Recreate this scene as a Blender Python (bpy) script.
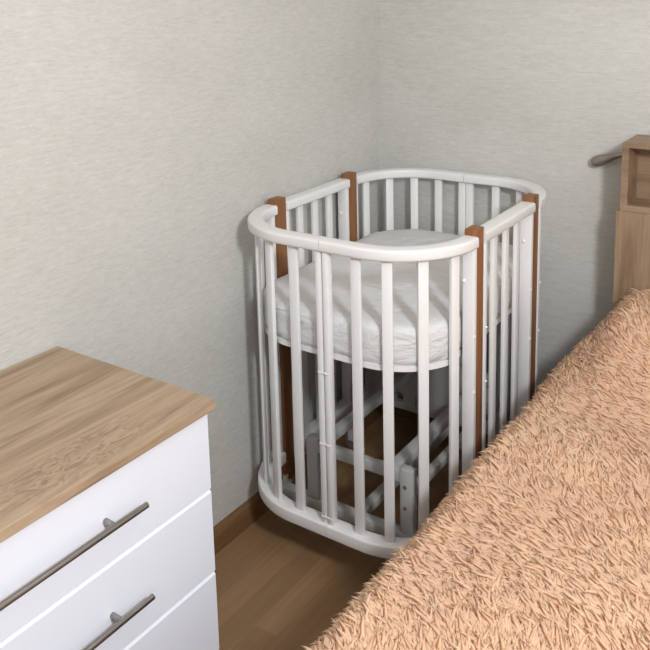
import bpy, bmesh, math, random
import numpy as np
from mathutils import Vector, Matrix, noise

for o in list(bpy.data.objects):
    bpy.data.objects.remove(o, do_unlink=True)
SC = bpy.context.scene
COL = SC.collection
random.seed(7)
RNG = np.random.default_rng(11)

# ------------------------------------------------------------------ camera, light, exposure
CAM = dict(loc=(1.4113, -1.5075, 1.4701), yaw=0.6046, pitch=-0.1722, roll=-0.0240, f=829.5, cx=325.58, cy=137.0)
cam_data = bpy.data.cameras.new('camera')
cam = bpy.data.objects.new('camera', cam_data)
COL.objects.link(cam)
_cy, _sy = math.cos(CAM['yaw']), math.sin(CAM['yaw'])
fw, r0, u0 = Vector((-_sy, _cy, 0)), Vector((_cy, _sy, 0)), Vector((0, 0, 1))
_c, _s = math.cos(CAM['pitch']), math.sin(CAM['pitch'])
F, U = fw * _c + u0 * _s, u0 * _c - fw * _s
_c, _s = math.cos(CAM['roll']), math.sin(CAM['roll'])
R2, U2 = r0 * _c + U * _s, U * _c - r0 * _s
m = Matrix((R2, U2, -F)).transposed().to_4x4()
m.translation = Vector(CAM['loc'])
cam.matrix_world = m
cam_data.sensor_fit = 'HORIZONTAL'
cam_data.sensor_width = 36.0
cam_data.lens = CAM['f'] / 650 * 36
cam_data.shift_x = (325 - CAM['cx']) / 650
cam_data.shift_y = (CAM['cy'] - 325) / 650
cam_data.clip_start = 0.05
SC.camera = cam

world = bpy.data.worlds.new('world')
SC.world = world
world.use_nodes = True
world.node_tree.nodes['Background'].inputs[0].default_value = (0.75, 0.85, 1.0, 1)
world.node_tree.nodes['Background'].inputs[1].default_value = 0.6

YR = -3.2                          # rear wall
# daylight entering through the window opening in the rear wall
WIN = dict(x0=2.3, x1=3.5, z0=1.05, z1=2.3)
ld = bpy.data.lights.new('window_daylight', 'AREA')
ld.shape = 'RECTANGLE'
ld.size = WIN['x1'] - WIN['x0'] - 0.12
ld.size_y = WIN['z1'] - WIN['z0'] - 0.12
ld.energy = 9
ld.color = (0.88, 0.95, 1.0)
lo = bpy.data.objects.new('window_daylight', ld)
lo.location = ((WIN['x0'] + WIN['x1']) / 2, YR + 0.03, (WIN['z0'] + WIN['z1']) / 2)
lo.rotation_euler = Vector((0, 1, 0)).to_track_quat('-Z', 'Z').to_euler()
COL.objects.link(lo)

# unseen key light added right of the camera at head height, without a fixture
cl = bpy.data.lights.new('key_light', 'POINT')
cl.energy = 64
cl.shadow_soft_size = 0.10
cl.color = (0.96, 0.98, 1.0)
clo = bpy.data.objects.new('key_light', cl)
clo.location = (1.85, -1.08, 1.76)
COL.objects.link(clo)

SC.view_settings.view_transform = 'Standard'
SC.view_settings.look = 'None'
SC.view_settings.exposure = 0.70
SC.view_settings.gamma = 1.0
SC.view_settings.use_curve_mapping = False
SC.cycles.max_bounces = 10
SC.cycles.diffuse_bounces = 6

# ------------------------------------------------------------------ materials
def srgb(r, g, b):
    f = lambda c: (c / 255 / 12.92) if c / 255 <= 0.04045 else ((c / 255 + 0.055) / 1.055) ** 2.4
    return (f(r), f(g), f(b), 1)

def mat(name, color=(0.8, 0.8, 0.8, 1), rough=0.5, metal=0.0, spec=0.5):
    mt = bpy.data.materials.new(name)
    mt.use_nodes = True
    b = mt.node_tree.nodes['Principled BSDF']
    b.inputs['Base Color'].default_value = color
    b.inputs['Roughness'].default_value = rough
    b.inputs['Metallic'].default_value = metal
    b.inputs['Specular IOR Level'].default_value = spec
    return mt, mt.node_tree, b

def N(nt, t, **kw):
    n = nt.nodes.new(t)
    for k, v in kw.items():
        setattr(n, k, v)
    return n

def coords(nt, scale, rot=(0, 0, 0), kind='Object'):
    tc = N(nt, 'ShaderNodeTexCoord')
    mp = N(nt, 'ShaderNodeMapping')
    mp.inputs['Scale'].default_value = scale
    mp.inputs['Rotation'].default_value = rot
    nt.links.new(tc.outputs[kind], mp.inputs['Vector'])
    return mp.outputs['Vector']

def tex(nt, vec, scale=1, detail=4, rough=0.5, dist=0.0):
    n = N(nt, 'ShaderNodeTexNoise')
    n.inputs['Scale'].default_value = scale
    n.inputs['Detail'].default_value = detail
    n.inputs['Roughness'].default_value = rough
    n.inputs['Distortion'].default_value = dist
    nt.links.new(vec, n.inputs['Vector'])
    return n.outputs['Fac']

def ramp(nt, fac, stops):
    r = N(nt, 'ShaderNodeValToRGB')
    el = r.color_ramp.elements
    while len(el) < len(stops):
        el.new(0.5)
    for e, (p, c) in zip(el, stops):
        e.position = p
        e.color = c
    nt.links.new(fac, r.inputs['Fac'])
    return r.outputs['Color']

def mix(nt, fac, a, b, mode='MIX'):
    n = N(nt, 'ShaderNodeMix', data_type='RGBA', blend_type=mode)
    for v, s in ((fac, n.inputs['Factor']), (a, n.inputs['A']), (b, n.inputs['B'])):
        if hasattr(v, 'links') or hasattr(v, 'is_linked'):
            nt.links.new(v, s)
        else:
            s.default_value = v
    return n.outputs['Result']

def bump(nt, b, h, strength, dist):
    bp = N(nt, 'ShaderNodeBump')
    bp.inputs['Strength'].default_value = strength
    bp.inputs['Distance'].default_value = dist
    nt.links.new(h, bp.inputs['Height'])
    nt.links.new(bp.outputs['Normal'], b.inputs['Normal'])

M = {}
# woven-look wallpaper: horizontal fibres
mt, nt, b = mat('wallpaper', rough=0.85, spec=0.15)
v1 = coords(nt, (24, 24, 150))
n1 = tex(nt, v1, 1.0, 6, 0.65, 0.4)
v2 = coords(nt, (70, 70, 420))
n2 = tex(nt, v2, 1.0, 3, 0.6, 0.2)
v3 = coords(nt, (2.2, 2.2, 5))
n3 = tex(nt, v3, 1.0, 3, 0.5)
c1 = ramp(nt, n1, [(0.26, (0.482, 0.474, 0.448, 1)), (0.52, (0.542, 0.538, 0.514, 1)), (0.76, (0.598, 0.592, 0.565, 1))])
c2 = ramp(nt, n2, [(0.32, (0.945, 0.945, 0.945, 1)), (0.68, (1.05, 1.05, 1.05, 1))])
c3 = ramp(nt, n3, [(0.3, (0.96, 0.955, 0.945, 1)), (0.7, (1.03, 1.03, 1.035, 1))])
c = mix(nt, 1.0, c1, c2, 'MULTIPLY')
c = mix(nt, 1.0, c, c3, 'MULTIPLY')
nt.links.new(c, b.inputs['Base Color'])
bump(nt, b, n1, 0.3, 0.0015)
M['wall'] = mt

M['ceiling'] = mat('ceiling_paint', (0.8, 0.79, 0.77, 1), 0.9)[0]

# laminate floor, strips along y
mt, nt, b = mat('laminate', rough=0.42, spec=0.4)
br = N(nt, 'ShaderNodeTexBrick')
br.offset = 0.37
br.inputs['Scale'].default_value = 1.0
br.inputs['Brick Width'].default_value = 0.30
br.inputs['Row Height'].default_value = 0.066
br.inputs['Mortar Size'].default_value = 0.0006
br.inputs['Mortar Smooth'].default_value = 0.3
br.inputs['Color1'].default_value = (0, 0, 0, 1)
br.inputs['Color2'].default_value = (1, 1, 1, 1)
br.inputs['Mortar'].default_value = (0.35, 0.35, 0.35, 1)
nt.links.new(coords(nt, (1, 1, 1), (0, 0, math.pi / 2)), br.inputs['Vector'])
g = tex(nt, coords(nt, (70, 3.2, 1)), 1, 6, 0.62, 0.5)
gc = ramp(nt, g, [(0.3, srgb(136, 106, 76)), (0.7, srgb(148, 118, 86))])
pc = ramp(nt, br.outputs['Color'], [(0.0, (0.86, 0.85, 0.84, 1)), (0.5, (1, 1, 1, 1)), (1.0, (1.1, 1.09, 1.07, 1))])
c = mix(nt, 1.0, gc, pc, 'MULTIPLY')
nt.links.new(c, b.inputs['Base Color'])
M['floor'] = mt

def wood(name, dark, mid, light, axis='y', rough=0.5, swirl=1.2, fine=1.0, sc=1.0, figure=None):
    mt, nt, b = mat(name, rough=rough, spec=0.3)
    s = {'x': (1.6, 16, 16), 'y': (24, 1.7, 24), 'z': (16, 16, 1.6)}[axis]
    vec = coords(nt, tuple(k * sc for k in s))
    a = tex(nt, vec, 1.0, 5, 0.55, swirl)
    s2 = {'x': (7, 190, 190), 'y': (190, 7, 190), 'z': (190, 190, 7)}[axis]
    f = tex(nt, coords(nt, s2), 1.0, 3, 0.6, 0.3)
    ca = ramp(nt, a, [(0.32, dark), (0.46, mid), (0.60, light), (0.75, mid)])
    if figure:
        cx_, cy_, rx, ry = figure
        mp = N(nt, 'ShaderNodeMapping')
        mp.vector_type = 'TEXTURE'
        mp.inputs['Location'].default_value = (cx_, cy_, 0)
        mp.inputs['Scale'].default_value = (rx, ry, 1000)
        nt.links.new(N(nt, 'ShaderNodeTexCoord').outputs['Object'], mp.inputs['Vector'])
        gr = N(nt, 'ShaderNodeTexGradient', gradient_type='SPHERICAL')
        nt.links.new(mp.outputs['Vector'], gr.inputs['Vector'])
        mk = ramp(nt, gr.outputs['Fac'], [(0.0, (0, 0, 0, 1)), (0.45, (1, 1, 1, 1))])
        fg = tex(nt, coords(nt, (26, 8, 10)), 1.0, 2, 0.5, 2.6)
        cfig = ramp(nt, fg, [(0.34, mid), (0.43, dark), (0.47, light), (0.53, mid), (0.57, dark), (0.61, light), (0.70, mid)])
        ca = mix(nt, mk, ca, cfig)
    cf = ramp(nt, f, [(0.3, (0.86, 0.85, 0.84, 1)), (0.65, (1.05, 1.05, 1.05, 1))])
    nt.links.new(mix(nt, fine, ca, cf, 'MULTIPLY'), b.inputs['Base Color'])
    bump(nt, b, f, 0.08, 0.001)
    return mt

M['oak_top'] = wood('sonoma_oak', srgb(136, 114, 92), srgb(160, 137, 113), srgb(174, 152, 128), 'y', 0.45, 1.6, figure=(0.385, -0.735, 0.06, 0.19))
M['oak_head'] = wood('headboard_oak', srgb(124, 102, 82), srgb(142, 119, 97), srgb(152, 129, 106), 'z', 0.5, 1.4)
M['oak_shelf'] = wood('headboard_oak_shelf', srgb(124, 102, 82), srgb(142, 119, 97), srgb(152, 129, 106), 'x', 0.5, 1.2)
M['skirt'] = wood('skirting_wood', srgb(104, 76, 50), srgb(118, 88, 58), srgb(128, 96, 66), 'y', 0.5, 0.6)
M['skirt_x'] = wood('skirting_wood_x', srgb(104, 76, 50), srgb(118, 88, 58), srgb(128, 96, 66), 'x', 0.5, 0.6)
M['post'] = wood('stained_beech', srgb(104, 68, 42), srgb(128, 86, 55), srgb(140, 96, 63), 'z', 0.4, 0.8)

def plain(name, col, rough, amt=0.03, metal=0.0, spec=0.5, sc=6):
    mt, nt, b = mat(name, col, rough, metal, spec)
    n = tex(nt, coords(nt, (sc, sc, sc)), 1, 3, 0.5)
    lo_ = tuple(k * (1 - amt) for k in col[:3]) + (1,)
    hi_ = tuple(min(1, k * (1 + amt)) for k in col[:3]) + (1,)
    nt.links.new(ramp(nt, n, [(0.3, lo_), (0.7, hi_)]), b.inputs['Base Color'])
    return mt

M['white'] = plain('white_enamel', (0.76, 0.755, 0.755, 1), 0.32, 0.02)
M['drawer'] = plain('white_laminate', (0.76, 0.79, 0.87, 1), 0.22, 0.008)
M['frame'] = plain('light_grey_frame', (0.40, 0.40, 0.39, 1), 0.45, 0.03)
M['plastic'] = plain('white_plastic', (0.8, 0.8, 0.79, 1), 0.4, 0.01)
M['wheel'] = plain('grey_rubber', (0.22, 0.22, 0.22, 1), 0.6, 0.05)
M['hook'] = plain('grey_hook', srgb(142, 133, 127), 0.3, 0.05, 0.6)
M['hole'] = plain('grey_bolt', (0.12, 0.12, 0.12, 1), 0.5, 0.05)
M['dark'] = plain('dark_recess', (0.02, 0.018, 0.017, 1), 0.7, 0.05)

mt, nt, b = mat('brushed_steel', srgb(150, 146, 142), 0.34, 1.0)
n = tex(nt, coords(nt, (300, 6, 300)), 1, 3, 0.6)
nt.links.new(ramp(nt, n, [(0.3, srgb(128, 124, 120)), (0.7, srgb(172, 168, 164))]), b.inputs['Base Color'])
M['steel'] = mt

# mattress cover with a quilted, crinkled look and tiny dots
mt, nt, b = mat('mattress_cover', (0.74, 0.74, 0.73, 1), 0.8, 0, 0.2)
vo = N(nt, 'ShaderNodeTexVoronoi')
vo.inputs['Scale'].default_value = 85
vo.inputs['Randomness'].default_value = 0.35
nt.links.new(coords(nt, (1, 1, 1)), vo.inputs['Vector'])
wr = tex(nt, coords(nt, (7, 7, 12)), 1, 4, 0.55, 1.2)
cd = ramp(nt, vo.outputs['Distance'], [(0.0, (0.48, 0.48, 0.485, 1)), (0.26, (0.645, 0.645, 0.645, 1))])
nt.links.new(cd, b.inputs['Base Color'])
bump(nt, b, wr, 0.75, 0.018)
M['mattress'] = mt

# shaggy peach throw
mt, nt, b = mat('peach_plush', rough=0.9, spec=0.1)
ge = N(nt, 'ShaderNodeNewGeometry')
big = tex(nt, coords(nt, (5, 5, 5)), 1, 3, 0.5)
ca = ramp(nt, ge.outputs['Random Per Island'], [(0.0, srgb(255, 226, 195)), (0.5, srgb(255, 230, 201)), (1.0, srgb(255, 233, 207))])
cb = ramp(nt, big, [(0.35, (0.95, 0.91, 0.91, 1)), (0.65, (1.0, 1.0, 1.0, 1))])
nt.links.new(mix(nt, 1.0, ca, cb, 'MULTIPLY'), b.inputs['Base Color'])
b.inputs['Sheen Weight'].default_value = 0.1
tr = N(nt, 'ShaderNodeBsdfTranslucent')
mx = N(nt, 'ShaderNodeMixShader')
mx.inputs[0].default_value = 0.55
nt.links.new(mix(nt, 1.0, ca, cb, 'MULTIPLY'), tr.inputs['Color'])
nt.links.new(b.outputs[0], mx.inputs[1])
nt.links.new(tr.outputs[0], mx.inputs[2])
nt.links.new(mx.outputs[0], nt.nodes['Material Output'].inputs['Surface'])
M['pile'] = mt
M['cloth'] = plain('peach_backing', srgb(254, 226, 194), 0.95, 0.05, 0, 0.05, 40)
M['bedbase'] = plain('bed_base_fabric', srgb(150, 130, 112), 0.9, 0.05, 0, 0.1, 60)
M['frame_white'] = plain('window_frame_white', (0.8, 0.8, 0.8, 1), 0.4, 0.01)

# ------------------------------------------------------------------ mesh helpers
def finish(name, bm, material, parent=None, smooth=False, loc=None):
    me = bpy.data.meshes.new(name)
    bmesh.ops.recalc_face_normals(bm, faces=bm.faces[:])
    bm.to_mesh(me)
    bm.free()
    me.materials.append(material)
    if smooth:
        for p in me.polygons:
            p.use_smooth = True
        try:
            me.set_sharp_from_angle(angle=math.radians(38))
        except Exception:
            pass
    o = bpy.data.objects.new(name, me)
    COL.objects.link(o)
    if parent:
        o.parent = parent
        o.matrix_parent_inverse = Matrix.Translation(-Vector(root_loc(parent)))
    return o

def root_loc(o):
    l = Vector(o.location)
    return l if not o.parent else l      # parts keep location 0 so only the root carries an offset

def box_into(bm, c, s, rotz=0.0, bevel=0.0, seg=2, rot=None):
    r = bmesh.ops.create_cube(bm, size=1.0)
    vs = r['verts']
    bmesh.ops.scale(bm, vec=s, verts=vs)
    if bevel > 0:
        es = list({e for v in vs for e in v.link_edges})
        q = bmesh.ops.bevel(bm, geom=es, offset=bevel, segments=seg, profile=0.5, affect='EDGES')
        vs = list({v for f in q['faces'] for v in f.verts} | {v for v in vs if v.is_valid})
    R = rot if rot is not None else Matrix.Rotation(rotz, 3, 'Z')
    bmesh.ops.rotate(bm, matrix=R, cent=(0, 0, 0), verts=vs)
    bmesh.ops.translate(bm, vec=c, verts=vs)
    return vs

def box(name, lo_, hi_, material, parent=None, bevel=0.0, seg=2):
    bm = bmesh.new()
    c = [(a + b_) / 2 for a, b_ in zip(lo_, hi_)]
    s = [b_ - a for a, b_ in zip(lo_, hi_)]
    box_into(bm, c, s, 0, bevel, seg)
    return finish(name, bm, material, parent, smooth=bevel > 0)

def rrect(w, h, r, seg=3):
    pts = []
    for cx, cy, a0 in ((w / 2 - r, h / 2 - r, 0), (-w / 2 + r, h / 2 - r, 90), (-w / 2 + r, -h / 2 + r, 180), (w / 2 - r, -h / 2 + r, 270)):
        for k in range(seg + 1):
            a = math.radians(a0 + 90 * k / seg)
            pts.append((cx + r * math.cos(a), cy + r * math.sin(a)))
    return pts

def sweep(bm, path, section):
    """path: (x, y, z) centre points; section: (side, up) offsets"""
    rings = []
    n = len(path)
    for i, p in enumerate(path):
        a, c = Vector(path[max(i - 1, 0)]), Vector(path[min(i + 1, n - 1)])
        t = (c - a).normalized()
        up = Vector((0, 0, 1)) if abs(t.z) < 0.95 else Vector((0, 1, 0))
        side = t.cross(up).normalized()
        up = side.cross(t).normalized()
        rings.append([bm.verts.new(Vector(p) + side * s + up * u) for s, u in section])
    k = len(section)
    for i in range(n - 1):
        for j in range(k):
            bm.faces.new((rings[i][j], rings[i][(j + 1) % k], rings[i + 1][(j + 1) % k], rings[i + 1][j]))
    bm.faces.new(rings[0])
    bm.faces.new(list(reversed(rings[-1])))

def tube(bm, p, q, r, seg=14):
    sec = [(r * math.cos(2 * math.pi * k / seg), r * math.sin(2 * math.pi * k / seg)) for k in range(seg)]
    sweep(bm, [p, q], sec)

def empty(name, loc, label, cat, group=None):
    o = bpy.data.objects.new(name, None)
    o.location = loc
    COL.objects.link(o)
    o['label'] = label
    o['category'] = cat
    if group:
        o['group'] = group
    return o

def struct(o):
    o['kind'] = 'structure'
    return o

# ------------------------------------------------------------------ room shell
D = 0.8595
XR, H = 4.2, 2.6
struct(box('floor', (-0.12, YR - 0.12, -0.1), (XR + 0.12, D + 0.12, 0.0), M['floor']))
struct(box('ceiling', (-0.12, YR - 0.12, H), (XR + 0.12, D + 0.12, H + 0.1), M['ceiling']))
struct(box('wall_left', (-0.12, YR, 0), (0, D, H), M['wall']))
struct(box('wall_back', (-0.12, D, 0), (XR + 0.12, D + 0.12, H), M['wall']))
struct(box('wall_right', (XR, YR, 0), (XR + 0.12, D, H), M['wall']))
bm = bmesh.new()
for a, c in (((-0.12, YR - 0.12, 0), (WIN['x0'], YR, H)), ((WIN['x1'], YR - 0.12, 0), (XR + 0.12, YR, H)),
             ((WIN['x0'], YR - 0.12, 0), (WIN['x1'], YR, WIN['z0'])), ((WIN['x0'], YR - 0.12, WIN['z1']), (WIN['x1'], YR, H))):
    box_into(bm, [(p + q) / 2 for p, q in zip(a, c)], [q - p for p, q in zip(a, c)])
struct(finish('wall_rear', bm, M['wall']))
bm = bmesh.new()
x0, x1, z0, z1 = WIN['x0'], WIN['x1'], WIN['z0'], WIN['z1']
for a, c in (((x0, YR - 0.09, z0), (x0 + .05, YR - 0.02, z1)), ((x1 - .05, YR - 0.09, z0), (x1, YR - 0.02, z1)),
             ((x0, YR - 0.09, z0), (x1, YR - 0.02, z0 + .05)), ((x0, YR - 0.09, z1 - .05), (x1, YR - 0.02, z1))):
    box_into(bm, [(p + q) / 2 for p, q in zip(a, c)], [q - p for p, q in zip(a, c)])
struct(finish('window_1', bm, M['frame_white']))

def skirting(name, p, q, inward, material):
    bm = bmesh.new()
    sec = [(0, 0), (0.0155, 0), (0.0155, 0.045), (0.0125, 0.060), (0.006, 0.0676), (0, 0.0676)]
    a, b_ = Vector(p), Vector(q)
    iv = Vector(inward)
    ra = [bm.verts.new(a + iv * s + Vector((0, 0, u))) for s, u in sec]
    rb = [bm.verts.new(b_ + iv * s + Vector((0, 0, u))) for s, u in sec]
    k = len(sec)
    for j in range(k):
        bm.faces.new((ra[j], ra[(j + 1) % k], rb[(j + 1) % k], rb[j]))
    bm.faces.new(ra)
    bm.faces.new(list(reversed(rb)))
    struct(finish(name, bm, material))

skirting('baseboard_left', (0, YR, 0), (0, D, 0), (1, 0, 0), M['skirt'])
skirting('baseboard_back', (0.0155, D, 0), (XR, D, 0), (0, -1, 0), M['skirt_x'])
# wallpaper joint in the corner
bm = bmesh.new()
sweep(bm, [(0.0, D, 0.07), (0.0, D, H)], [(-0.0028, -0.0028), (0.0028, -0.0028), (0.0028, 0.0028), (-0.0028, 0.0028)])
struct(finish('trim_1', bm, M['wall']))

# ------------------------------------------------------------------ chest of drawers
DX, DY0, DY1, DZ = 0.4458, -1.4796, -0.4796, 0.7522
dresser = empty('chest_of_drawers', (0.22, -0.98, 0), 'white chest of drawers with an oak-look top and long steel bar handles', 'chest of drawers')
o = box('top', (0.004, DY0, DZ - 0.019), (DX, DY1, DZ), M['oak_top'], dresser, 0.0012, 1)
o['label'] = 'oak-look top board'
bm = bmesh.new()
for a, c in (((0.02, DY1 - 0.030, 0), (DX - 0.033, DY1 - 0.013, DZ - 0.019)), ((0.02, DY0 + 0.013, 0), (DX - 0.033, DY0 + 0.030, DZ - 0.019)),
             ((0.02, DY0 + 0.030, 0.05), (0.026, DY1 - 0.030, DZ - 0.019)), ((0.026, DY0 + 0.030, 0.05), (DX - 0.04, DY1 - 0.030, 0.066)),
             ((DX - 0.065, DY0 + 0.030, 0), (DX - 0.05, DY1 - 0.030, 0.05)), ((0.026, DY0 + 0.03, DZ - 0.03), (DX - 0.034, DY1 - 0.03, DZ - 0.019))):
    box_into(bm, [(p + q) / 2 for p, q in zip(a, c)], [q - p for p, q in zip(a, c)])
finish('body', bm, M['drawer'], dresser)
ztops = [0.7310, 0.5735, 0.4050, 0.2365]
zbots = [0.5755, 0.4070, 0.2385, 0.0600]
for zt, zb in zip(ztops, zbots):
    bm = bmesh.new()
    xa, xb = DX - 0.033, DX - 0.0135
    ya, yb = DY0 + 0.009, DY1 - 0.009
    # front board: bevelled upper front edge catches the light
    prof = [(xa, zb), (xb - 0.0015, zb), (xb, zb + 0.0015), (xb, zt - 0.0048), (xb - 0.0035, zt - 0.0008), (xb - 0.006, zt), (xa, zt)]
    ra = [bm.verts.new((x, ya, z)) for x, z in prof]
    rb = [bm.verts.new((x, yb, z)) for x, z in prof]
    k = len(prof)
    for j in range(k):
        bm.faces.new((ra[j], ra[(j + 1) % k], rb[(j + 1) % k], rb[j]))
    bm.faces.new(ra)
    bm.faces.new(list(reversed(rb)))
    box_into(bm, ((xa + 0.06) / 2, -0.98, (zt + zb) / 2), (xa - 0.06, DY1 - DY0 - 0.08, (zt - zb) - 0.05))
    dr = finish('drawer', bm, M['drawer'], dresser)
    hz = zb + 0.0768
    bm = bmesh.new()
    hx, hl = 0.4575, 0.314
    tube(bm, (hx, -0.98 - hl, hz), (hx, -0.98 + hl, hz), 0.0053, 18)
    for s in (-1, 1):
        tube(bm, (xb - 0.001, -0.98 + s * (hl - 0.066), hz), (hx, -0.98 + s * (hl - 0.066), hz), 0.005, 14)
    h = finish('handle', bm, M['steel'], dr, smooth=True)
    h.matrix_parent_inverse = Matrix.Identity(4)
    h.matrix_parent_inverse = Matrix.Translation(-Vector(dresser.location)) if False else Matrix.Identity(4)

# ------------------------------------------------------------------ crib
XL, XRC = 0.0179, 0.6486          # outer faces of the rails
PX = (0.0259, 0.6106)             # posts, left face
PWX = 0.032
Y1, PD, Y2 = 0.2534, 0.0426, 0.6168
YA = Y1 - PD                       # front face of the front posts
ZP, ZR, ZB = 0.92, 0.905, 0.1439
RW, TH, BH = 0.042, 0.027, 0.034
XM = (XL + XRC) / 2
YM = (YA + Y2) / 2
crib = empty('baby_crib', (XM, YM, 0), 'white slatted rounded baby crib with four brown wooden posts in the corner', 'crib')

def arc_path(inset, front, half, n=30):
    """plan of half of an end panel, from the post to the middle seam"""
    Ro = YA - 0.0 - inset
    xl = XL + inset
    pts = [(xl + Ro - Ro * math.cos(t), YA - Ro * math.sin(t)) for t in np.linspace(0, math.pi / 2, n)]
    seam = 0.342 if front else XM
    if half == 1:
        pts = [(2 * XM - x, y) for x, y in pts] + [(seam + 0.0006, YA - Ro)]
    else:
        pts.append((seam - 0.0006, YA - Ro))
    if not front:
        pts = [(x, Y2 + (YA - y) * 1.075) for x, y in pts]
    return pts

def place_on(inset, front, half, s):
    """point and tangent at arc length s from the post"""
    pts = [Vector(p) for p in arc_path(inset, front, half, 90)]
    d = 0
    for a, b_ in zip(pts[:-1], pts[1:]):
        l = (b_ - a).length
        if d + l >= s:
            return a + (b_ - a) * ((s - d) / l), (b_ - a).normalized()
        d += l
    return pts[-1], (pts[-1] - pts[-2]).normalized()

top_sec = rrect(RW, TH, 0.006, 3)
bot_sec = rrect(RW, BH, 0.005, 3)

def upright(name, x, y, ang, w, t, bev=0.0025):
    bm = bmesh.new()
    z0_, z1_ = ZB + BH - 0.004, ZR - TH + 0.004
    box_into(bm, (x, y, (z0_ + z1_) / 2), (w, t, z1_ - z0_), ang, bev, 2)
    return finish(name, bm, M['white'], crib, smooth=True)

def caps(parent, x, y, nx, ny, t, zs, r=0.0042):
    """round screw caps on a board, on its outer or inner face"""
    for z in zs:
        bm = bmesh.new()
        bmesh.ops.create_uvsphere(bm, u_segments=10, v_segments=8, radius=r)
        bmesh.ops.scale(bm, vec=(1, 1, 1), verts=bm.verts[:])
        bmesh.ops.translate(bm, vec=(x + nx * t, y + ny * t, z), verts=bm.verts[:])
        c_ = finish('screw_cap', bm, M['plastic'], parent, smooth=True)
        c_.matrix_parent_inverse = Matrix.Identity(4)

for x in PX:
    for y in (YA, Y2 - PD):
        o = box('post', (x, y, 0.105), (x + PWX, y + PD, ZP), M['post'], crib, 0.003, 2)
        o['label'] = 'brown wooden post'
# distances of the slats from the post, along each quarter of the end panels
QUARTER = {(True, 1): (0.306, 0.229, 0.148, 0.065), (True, 0): (0.322, 0.241, 0.157, 0.068),
           (False, 1): (0.315, 0.229, 0.146, 0.060), (False, 0): (0.318, 0.236, 0.154, 0.066)}
for front in (True, False):
    for half in (0, 1):
        pts = arc_path(RW / 2, front, half)
        bm = bmesh.new()
        sweep(bm, [(x, y, ZR - TH / 2) for x, y in pts], top_sec)
        finish('top_rail', bm, M['white'], crib, smooth=True)
        bm = bmesh.new()
        sweep(bm, [(x, y, ZB + BH / 2) for x, y in pts], bot_sec)
        finish('bottom_rail', bm, M['white'], crib, smooth=True)
        for s in QUARTER[front, half]:
            p_, t_ = place_on(RW / 2, front, half, s)
            upright('slat', p_.x, p_.y, math.atan2(t_.y, t_.x), 0.025, 0.011)
        px = XL + RW / 2 if half == 0 else XRC - RW / 2
        py = YA - 0.0085 if front else Y2 + 0.0085
        eb = upright('end_board', px + 0.002 * (1 if half else -1), py, 0, 0.030, 0.0165)
        fs = -1 if front else 1
        caps(eb, px - 0.009, py, 0, fs, 0.0085, (0.80,), 0.0050)
        caps(eb, px + 0.0165, py, 0, fs, 0.004, (0.665, 0.525), 0.0036)
        # doubled upright at the seam
        sx = -1 if half == 0 else 1
        ys = (YA - (YA - RW / 2)) if front else (Y2 + (YA - RW / 2) * 1.075)
        ux = (0.342 if front else XM) + sx * 0.0098
        su = upright('seam_upright', ux + (0 if front else sx * 0.003), ys - (0.003 if front else 0), 0, 0.0175 if front else 0.024, 0.023 if front else 0.014, 0.006 if front else 0.003)
        for z in (0.575, 0.39, 0.195):
            bm = bmesh.new()
            tube(bm, (ux - sx * 0.0085, ys + (-0.0125 if front else 0.0055), z), (ux + sx * 0.006, ys + (-0.0125 if front else 0.0055), z), 0.0032, 12)
            c_ = finish('connector', bm, M['plastic'], su, smooth=True)
            c_.matrix_parent_inverse = Matrix.Identity(4)
for x in (XL + RW / 2, XRC - RW / 2):
    bm = bmesh.new()
    sweep(bm, [(x, Y1, ZR - TH / 2), (x, Y2 - PD, ZR - TH / 2)], top_sec)
    finish('top_rail', bm, M['white'], crib, smooth=True)
    bm = bmesh.new()
    sweep(bm, [(x, Y1, ZB + BH / 2), (x, Y2 - PD, ZB + BH / 2)], bot_sec)
    finish('bottom_rail', bm, M['white'], crib, smooth=True)
    for y in ((0.338, 0.4125, 0.487) if x < XM else (0.346, 0.421, 0.495)):
        upright('slat', x, y, math.pi / 2, 0.025, 0.011)
    for y, fs in ((Y1 + 0.0085, 1), (Y2 - PD - 0.0085, -1)):
        eb = upright('end_board', x + 0.001, y, 0, 0.032, 0.0165)
        caps(eb, x - 0.004, y, 0, fs, 0.0085, (0.80,), 0.0050)
        caps(eb, x + 0.0165, y, 0, fs, 0.004, (0.665, 0.525), 0.0036)

# mattress platform: white board with a rounded outline
def outline(inset, n=26):
    pts = []
    for front, half in ((True, 0), (True, 1), (False, 1), (False, 0)):
        q = arc_path(inset, front, half, n)
        if half == 1 and front or (not front and half == 0):
            q = list(reversed(q))
        pts += q
    e = max(0.0, inset - 0.031)
    return [(min(max(x, 0.061 + e), 0.607 - e), y) for x, y in pts]

bm = bmesh.new()
ol = outline(0.0325)
lo_ = [bm.verts.new((x, y, 0.605)) for x, y in ol]
hi_ = [bm.verts.new((x, y, 0.618)) for x, y in ol]
bm.faces.new(lo_)
bm.faces.new(hi_)
for j in range(len(ol)):
    k = (j + 1) % len(ol)
    bm.faces.new((lo_[j], lo_[k], hi_[k], hi_[j]))
finish('mattress_platform', bm, M['white'], crib)
for x in (XL + RW + 0.004, XRC - RW - 0.004):
    box('platform_bracket', (x - 0.012, YA + 0.012, 0.579), (x + 0.012, YA + 0.030, 0.604), M['plastic'], crib, 0.002)
    box('platform_bracket', (x - 0.012, Y2 - 0.030, 0.579), (x + 0.012, Y2 - 0.012, 0.604), M['plastic'], crib, 0.002)

# rocking frame under the mattress
def bar(name, lo_, hi_, bev=0.003):
    return box(name, lo_, hi_, M['frame'], crib, bev)

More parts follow.
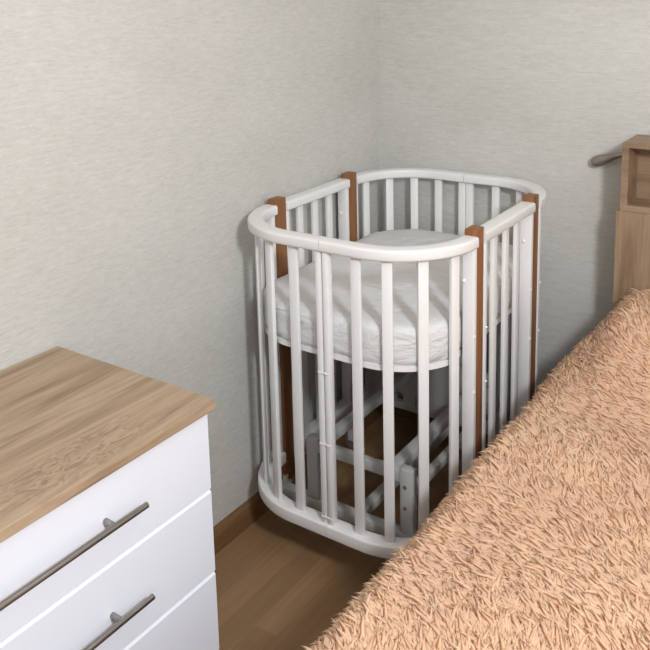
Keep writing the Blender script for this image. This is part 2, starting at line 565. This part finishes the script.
bar('lower_bar', (0.104, 0.076, 0.148), (0.556, 0.104, 0.175))
bar('cross_bar', (0.266, 0.079, 0.308), (0.508, 0.101, 0.336))
for x in (0.232, 0.508):
    lg = bar('frame_leg', (x, 0.077, 0.175), (x + 0.034, 0.103, 0.345))
    for z in ((0.30, 0.245) if x > 0.4 else ()):
        bm = bmesh.new()
        tube(bm, (x + 0.014, 0.0762, z), (x + 0.014, 0.079, z), 0.0055, 12)
        c_ = finish('bolt_hole', bm, M['hole'], lg, smooth=True)
        c_.matrix_parent_inverse = Matrix.Identity(4)
bar('long_bar', (0.245, 0.104, 0.306), (0.273, 0.655, 0.330))
bar('long_bar', (0.458, 0.104, 0.306), (0.490, 0.655, 0.330))
bar('long_bar', (0.508, 0.104, 0.256), (0.530, 0.655, 0.278))
bar('long_bar', (0.362, 0.104, 0.150), (0.390, 0.655, 0.173))
# rear panel of the rocking frame with two slots
bm = bmesh.new()
for a, c in (((0.06, 0.655, 0.205), (0.60, 0.675, 0.335)), ((0.06, 0.655, 0.148), (0.60, 0.675, 0.172)),
             ((0.06, 0.655, 0.172), (0.165, 0.675, 0.205)), ((0.195, 0.655, 0.172), (0.235, 0.675, 0.205)), ((0.28, 0.655, 0.172), (0.60, 0.675, 0.205))):
    box_into(bm, [(p + q) / 2 for p, q in zip(a, c)], [q - p for p, q in zip(a, c)])
finish('rear_panel', bm, M['frame'], crib)
for x in (0.10, 0.52):
    bar('frame_leg', (x, 0.628, 0.172), (x + 0.034, 0.655, 0.56))

# castors under the posts
for x in (XL + RW / 2, XRC - RW / 2):
    for y in (YA + PD / 2, Y2 - PD / 2):
        bm = bmesh.new()
        tube(bm, (x, y, 0.068), (x, y, 0.106), 0.009)
        for s in (-1, 1):
            box_into(bm, (x, y + s * 0.0135, 0.05), (0.022, 0.003, 0.046), 0, 0.001, 1)
        box_into(bm, (x, y, 0.0705), (0.022, 0.030, 0.005), 0, 0.001, 1)
        ca_ = finish('castor', bm, M['plastic'], crib, smooth=True)
        bm = bmesh.new()
        tube(bm, (x, y - 0.0115, 0.030), (x, y + 0.0115, 0.030), 0.030, 24)
        w_ = finish('wheel', bm, M['wheel'], ca_, smooth=True)
        w_.matrix_parent_inverse = Matrix.Identity(4)

# ------------------------------------------------------------------ crib mattress
bm = bmesh.new()
prof = [(0.038, 0.6185), (0.0335, 0.623), (0.0315, 0.635), (0.0310, 0.652), (0.0310, 0.667), (0.0315, 0.687), (0.0335, 0.699), (0.039, 0.7075), (0.049, 0.7115), (0.071, 0.713), (0.10, 0.713)]
rings = []
for ins, z in prof:
    ring = []
    for j, (x, y) in enumerate(outline(ins, 30)):
        nz = noise.noise(Vector((x * 11, y * 11, z * 25)))
        w = -0.004 * abs(nz) if z > 0.6 else 0
        dx_, dy_ = x - XM, y - YM
        l = math.hypot(dx_, dy_)
        ring.append(bm.verts.new((x + dx_ / l * w, y + dy_ / l * w, z + (0.003 * nz if z > 0.66 else 0))))
    rings.append(ring)
nr = len(rings[0])
for a, b_ in zip(rings[:-1], rings[1:]):
    for j in range(nr):
        k = (j + 1) % nr
        bm.faces.new((a[j], a[k], b_[k], b_[j]))
bm.faces.new(rings[0])
# top surface: shrink rings towards the middle
prev = rings[-1]
for q in range(1, 9):
    f_ = 1 - q / 9
    ring = []
    for v in rings[-1]:
        x, y = XM + (v.co.x - XM) * f_, YM + (v.co.y - YM) * f_
        ring.append(bm.verts.new((x, y, 0.713 + 0.004 * (1 - f_) + 0.004 * noise.noise(Vector((x * 9, y * 9, 3))))))
    for j in range(nr):
        k = (j + 1) % nr
        bm.faces.new((prev[j], prev[k], ring[k], ring[j]))
    prev = ring
cv = bm.verts.new((XM, YM, 0.717))
for j in range(nr):
    bm.faces.new((prev[j], prev[(j + 1) % nr], cv))
o = finish('crib_mattress', bm, M['mattress'], smooth=True)
o['label'] = 'white dotted crib mattress lying inside the slatted crib'
o['category'] = 'mattress'

# ------------------------------------------------------------------ bed
bed = empty('bed', (1.5, -0.4, 0), 'oak-look bed with a shelf headboard against the back wall', 'bed')
box('base', (0.80, -1.40, 0.08), (2.14, 0.660, 0.47), M['bedbase'], bed, 0.02, 2)
for x in (0.84, 2.05):
    for y in (-1.36, 0.58):
        box('leg', (x, y, 0), (x + 0.05, y + 0.05, 0.082), M['oak_head'], bed, 0.003, 1)
HX0, HX1, HF, HB = 0.837, 2.24, 0.690, 0.841
box('headboard_panel', (HX0 - 0.009, HF - 0.004, 0.02), (HX1 + 0.009, HB, 0.882), M['oak_head'], bed, 0.0015, 1)
bm = bmesh.new()
zt, zq = 1.064, 0.882
boards = (((HX0, HF, zq), (HX0 + 0.018, HB, zt - 0.012)), ((HX1 - 0.018, HF, zq), (HX1, HB, zt - 0.012)),
          ((HX0, HF, zt - 0.012), (HX1, HB, zt)), ((HX0 + 0.018, HF, zq), (HX1 - 0.018, HB, zq + 0.016)),
          ((HX0 + 0.018, 0.784, zq + 0.016), (HX1 - 0.018, HB, zt - 0.012)), ((1.530, HF, zq + 0.016), (1.548, 0.786, zt - 0.012)))
for a, c in boards:
    box_into(bm, [(p + q) / 2 for p, q in zip(a, c)], [q - p for p, q in zip(a, c)])
finish('headboard_shelf', bm, M['oak_shelf'], bed)

# ------------------------------------------------------------------ shaggy bedspread
BX1, BY0, BY1 = 2.235, -1.44, 0.676
def sstep(t):
    t = np.clip(t, 0, 1)
    return t * t * (3 - 2 * t)

def edge_x(y):
    return 0.768 - 0.010 * sstep((y - 0.0) / 0.5) - 0.006 * sstep((-0.25 - y) / 0.4)

PW = 0.055                        # radius of the rolled edge
SIDE, TOPZ = 0.30, 0.525
def spread(u, v):
    """u in metres across from the lower hem of the left side, v = y; returns x, y, z arrays"""
    ex = edge_x(v)
    q = PW * math.pi / 2
    x = np.empty_like(u); z = np.empty_like(u)
    a = u < SIDE
    b_ = (u >= SIDE) & (u < SIDE + q)
    c_ = u >= SIDE + q
    x[a] = ex[a]; z[a] = TOPZ - PW - (SIDE - u[a])
    t = (u[b_] - SIDE) / PW
    x[b_] = ex[b_] + PW * (1 - np.cos(t)); z[b_] = TOPZ - PW + PW * np.sin(t)
    x[c_] = ex[c_] + PW + (u[c_] - SIDE - q); z[c_] = TOPZ
    top = sstep((z - (TOPZ - PW)) / PW)
    # pillow under the spread near the headboard
    py = sstep((v - 0.22) / 0.36)
    px = sstep((x - 0.755) / 0.17) * sstep((2.24 - x) / 0.15)
    z = z + 0.165 * py * px * np.where(c_ | b_, 1, 0)
    z = z + top * (0.006 * np.sin(x * 9 + v * 5) + 0.005 * np.sin(v * 13 - x * 7 + 1))
    x = x + (1 - top) * (0.008 * np.sin(v * 9) + 0.004 * np.sin(v * 23 + 1))
    return x, v.copy(), z

UMAX = SIDE + PW * math.pi / 2 + (BX1 - 0.9)
nu, nv = 150, 150
uu, vv = np.meshgrid(np.linspace(0, UMAX, nu), np.linspace(BY0, BY1, nv), indexing='ij')
X, Y, Z = spread(uu.ravel(), vv.ravel())
X = np.minimum(X, BX1)
bm = bmesh.new()
vs = [bm.verts.new((a, b_, c_)) for a, b_, c_ in zip(X, Y, Z)]
for i in range(nu - 1):
    for j in range(nv - 1):
        bm.faces.new((vs[i * nv + j], vs[(i + 1) * nv + j], vs[(i + 1) * nv + j + 1], vs[i * nv + j + 1]))
# far side hem
hem = [bm.verts.new((BX1 + 0.01, BY0 + (BY1 - BY0) * j / (nv - 1), 0.16)) for j in range(nv)]
for j in range(nv - 1):
    bm.faces.new((vs[(nu - 1) * nv + j], hem[j], hem[j + 1], vs[(nu - 1) * nv + j + 1]))
sp = finish('bedspread', bm, M['cloth'], smooth=True)
sd = sp.modifiers.new('thickness', 'SOLIDIFY')
sd.thickness = 0.008
sd.offset = -1
sp['label'] = 'shaggy peach-coloured long-pile throw covering the bed'
sp['category'] = 'bedspread'

# long pile: curved tapering locks
def make_pile(n):
    u = RNG.uniform(0.0, UMAX - 0.03, n)
    v = RNG.uniform(BY0 + 0.01, BY1 - 0.05, n)
    e = 1e-3
    P = np.stack(spread(u, v), 1)
    Pu = np.stack(spread(u + e, v), 1) - P
    Pv = np.stack(spread(u, v + e), 1) - P
    Pu /= np.linalg.norm(Pu, axis=1)[:, None]
    Pv /= np.linalg.norm(Pv, axis=1)[:, None]
    Nn = np.cross(Pu, Pv)
    Nn /= np.linalg.norm(Nn, axis=1)[:, None]
    # lay direction: a drifting field, mostly towards the hem and the foot
    ang = math.radians(150) + 0.28 * np.sin(u * 9 + 2.1 * np.sin(v * 5)) + 0.25 * np.sin(v * 12 + 1.7 * np.sin(u * 8)) + RNG.normal(0, 0.33, n)
    lay = np.cos(ang)[:, None] * Pu + np.sin(ang)[:, None] * Pv
    L = RNG.uniform(0.028, 0.046, n)
    el = np.radians(RNG.uniform(3, 19, n) + np.where(RNG.random(n) < 0.12, 16, 0) + 16 * np.exp(-((u - SIDE - 0.05) / 0.07) ** 2))
    r = RNG.uniform(0.0030, 0.0046, n)
    side = np.cross(Nn, lay)
    side /= np.linalg.norm(side, axis=1)[:, None]
    curl = RNG.normal(0, 0.25, n)
    V = np.empty((n, 13, 3))
    prof = [0.75, 1.0, 0.8, 0.42]
    for k in range(5):
        t = k / 4
        cur = el * (1 - 0.55 * t)
        c_ = P + lay * (L * t * np.cos(cur))[:, None] + Nn * (L * t * np.sin(cur) * 1.05 - 0.002)[:, None] + side * (curl * L * t * t)[:, None]
        if k < 4:
            for j in range(3):
                a = 2 * math.pi * j / 3 + math.pi / 2
                V[:, k * 3 + j] = c_ + side * (r * prof[k] * 1.25 * math.cos(a))[:, None] + Nn * (r * prof[k] * 0.8 * math.sin(a))[:, None]
        else:
            V[:, 12] = c_
    faces = []
    for k in range(3):
        for j in range(3):
            a, b_ = k * 3 + j, k * 3 + (j + 1) % 3
            faces.append((a, b_, b_ + 3))
            faces.append((a, b_ + 3, a + 3))
    for j in range(3):
        faces.append((9 + j, 9 + (j + 1) % 3, 12))
    Fc = np.array(faces)
    nf = len(Fc)
    allF = (Fc[None] + (np.arange(n) * 13)[:, None, None]).reshape(-1, 3)
    me = bpy.data.meshes.new('pile')
    me.vertices.add(n * 13)
    me.vertices.foreach_set('co', V.reshape(-1).astype(np.float32))
    me.loops.add(n * nf * 3)
    me.loops.foreach_set('vertex_index', allF.reshape(-1).astype(np.int32))
    me.polygons.add(n * nf)
    me.polygons.foreach_set('loop_start', (np.arange(n * nf) * 3).astype(np.int32))
    me.polygons.foreach_set('use_smooth', np.ones(n * nf, dtype=bool))
    me.update(calc_edges=True)
    me.validate()
    me.materials.append(M['pile'])
    o = bpy.data.objects.new('pile', me)
    COL.objects.link(o)
    o.parent = sp
    o['kind'] = 'stuff'
    return o

make_pile(165000)

# ------------------------------------------------------------------ hook on the back wall
hook = empty('wall_hook', (0.80, D, 1.0), 'small grey rounded hook on the back wall beside the headboard', 'hook')
bm = bmesh.new()
box_into(bm, (0.835, D - 0.004, 1.004), (0.05, 0.008, 0.03), 0, 0.002, 1)
finish('plate', bm, M['hook'], hook, smooth=True)
bm = bmesh.new()
ctrl = [(0.832, 0.850, 1.006, 0.006), (0.800, 0.838, 1.003, 0.006), (0.778, 0.832, 0.998, 0.009), (0.758, 0.836, 0.990, 0.0135), (0.742, 0.836, 0.983, 0.0165), (0.728, 0.836, 0.977, 0.0165), (0.719, 0.836, 0.973, 0.012), (0.715, 0.836, 0.971, 0.003)]
rings = []
for i, (x, y, z, r) in enumerate(ctrl):
    a, c_ = Vector(ctrl[max(i - 1, 0)][:3]), Vector(ctrl[min(i + 1, len(ctrl) - 1)][:3])
    t = (c_ - a).normalized()
    s_ = t.cross(Vector((0, 1, 0))).normalized()
    w_ = s_.cross(t).normalized()
    rings.append([bm.verts.new(Vector((x, y, z)) + s_ * (r * math.cos(q)) + w_ * (r * math.sin(q))) for q in [2 * math.pi * k / 12 for k in range(12)]])
for a, c_ in zip(rings[:-1], rings[1:]):
    for j in range(12):
        bm.faces.new((a[j], a[(j + 1) % 12], c_[(j + 1) % 12], c_[j]))
bm.faces.new(rings[0])
bm.faces.new(list(reversed(rings[-1])))
finish('arm', bm, M['hook'], hook, smooth=True)
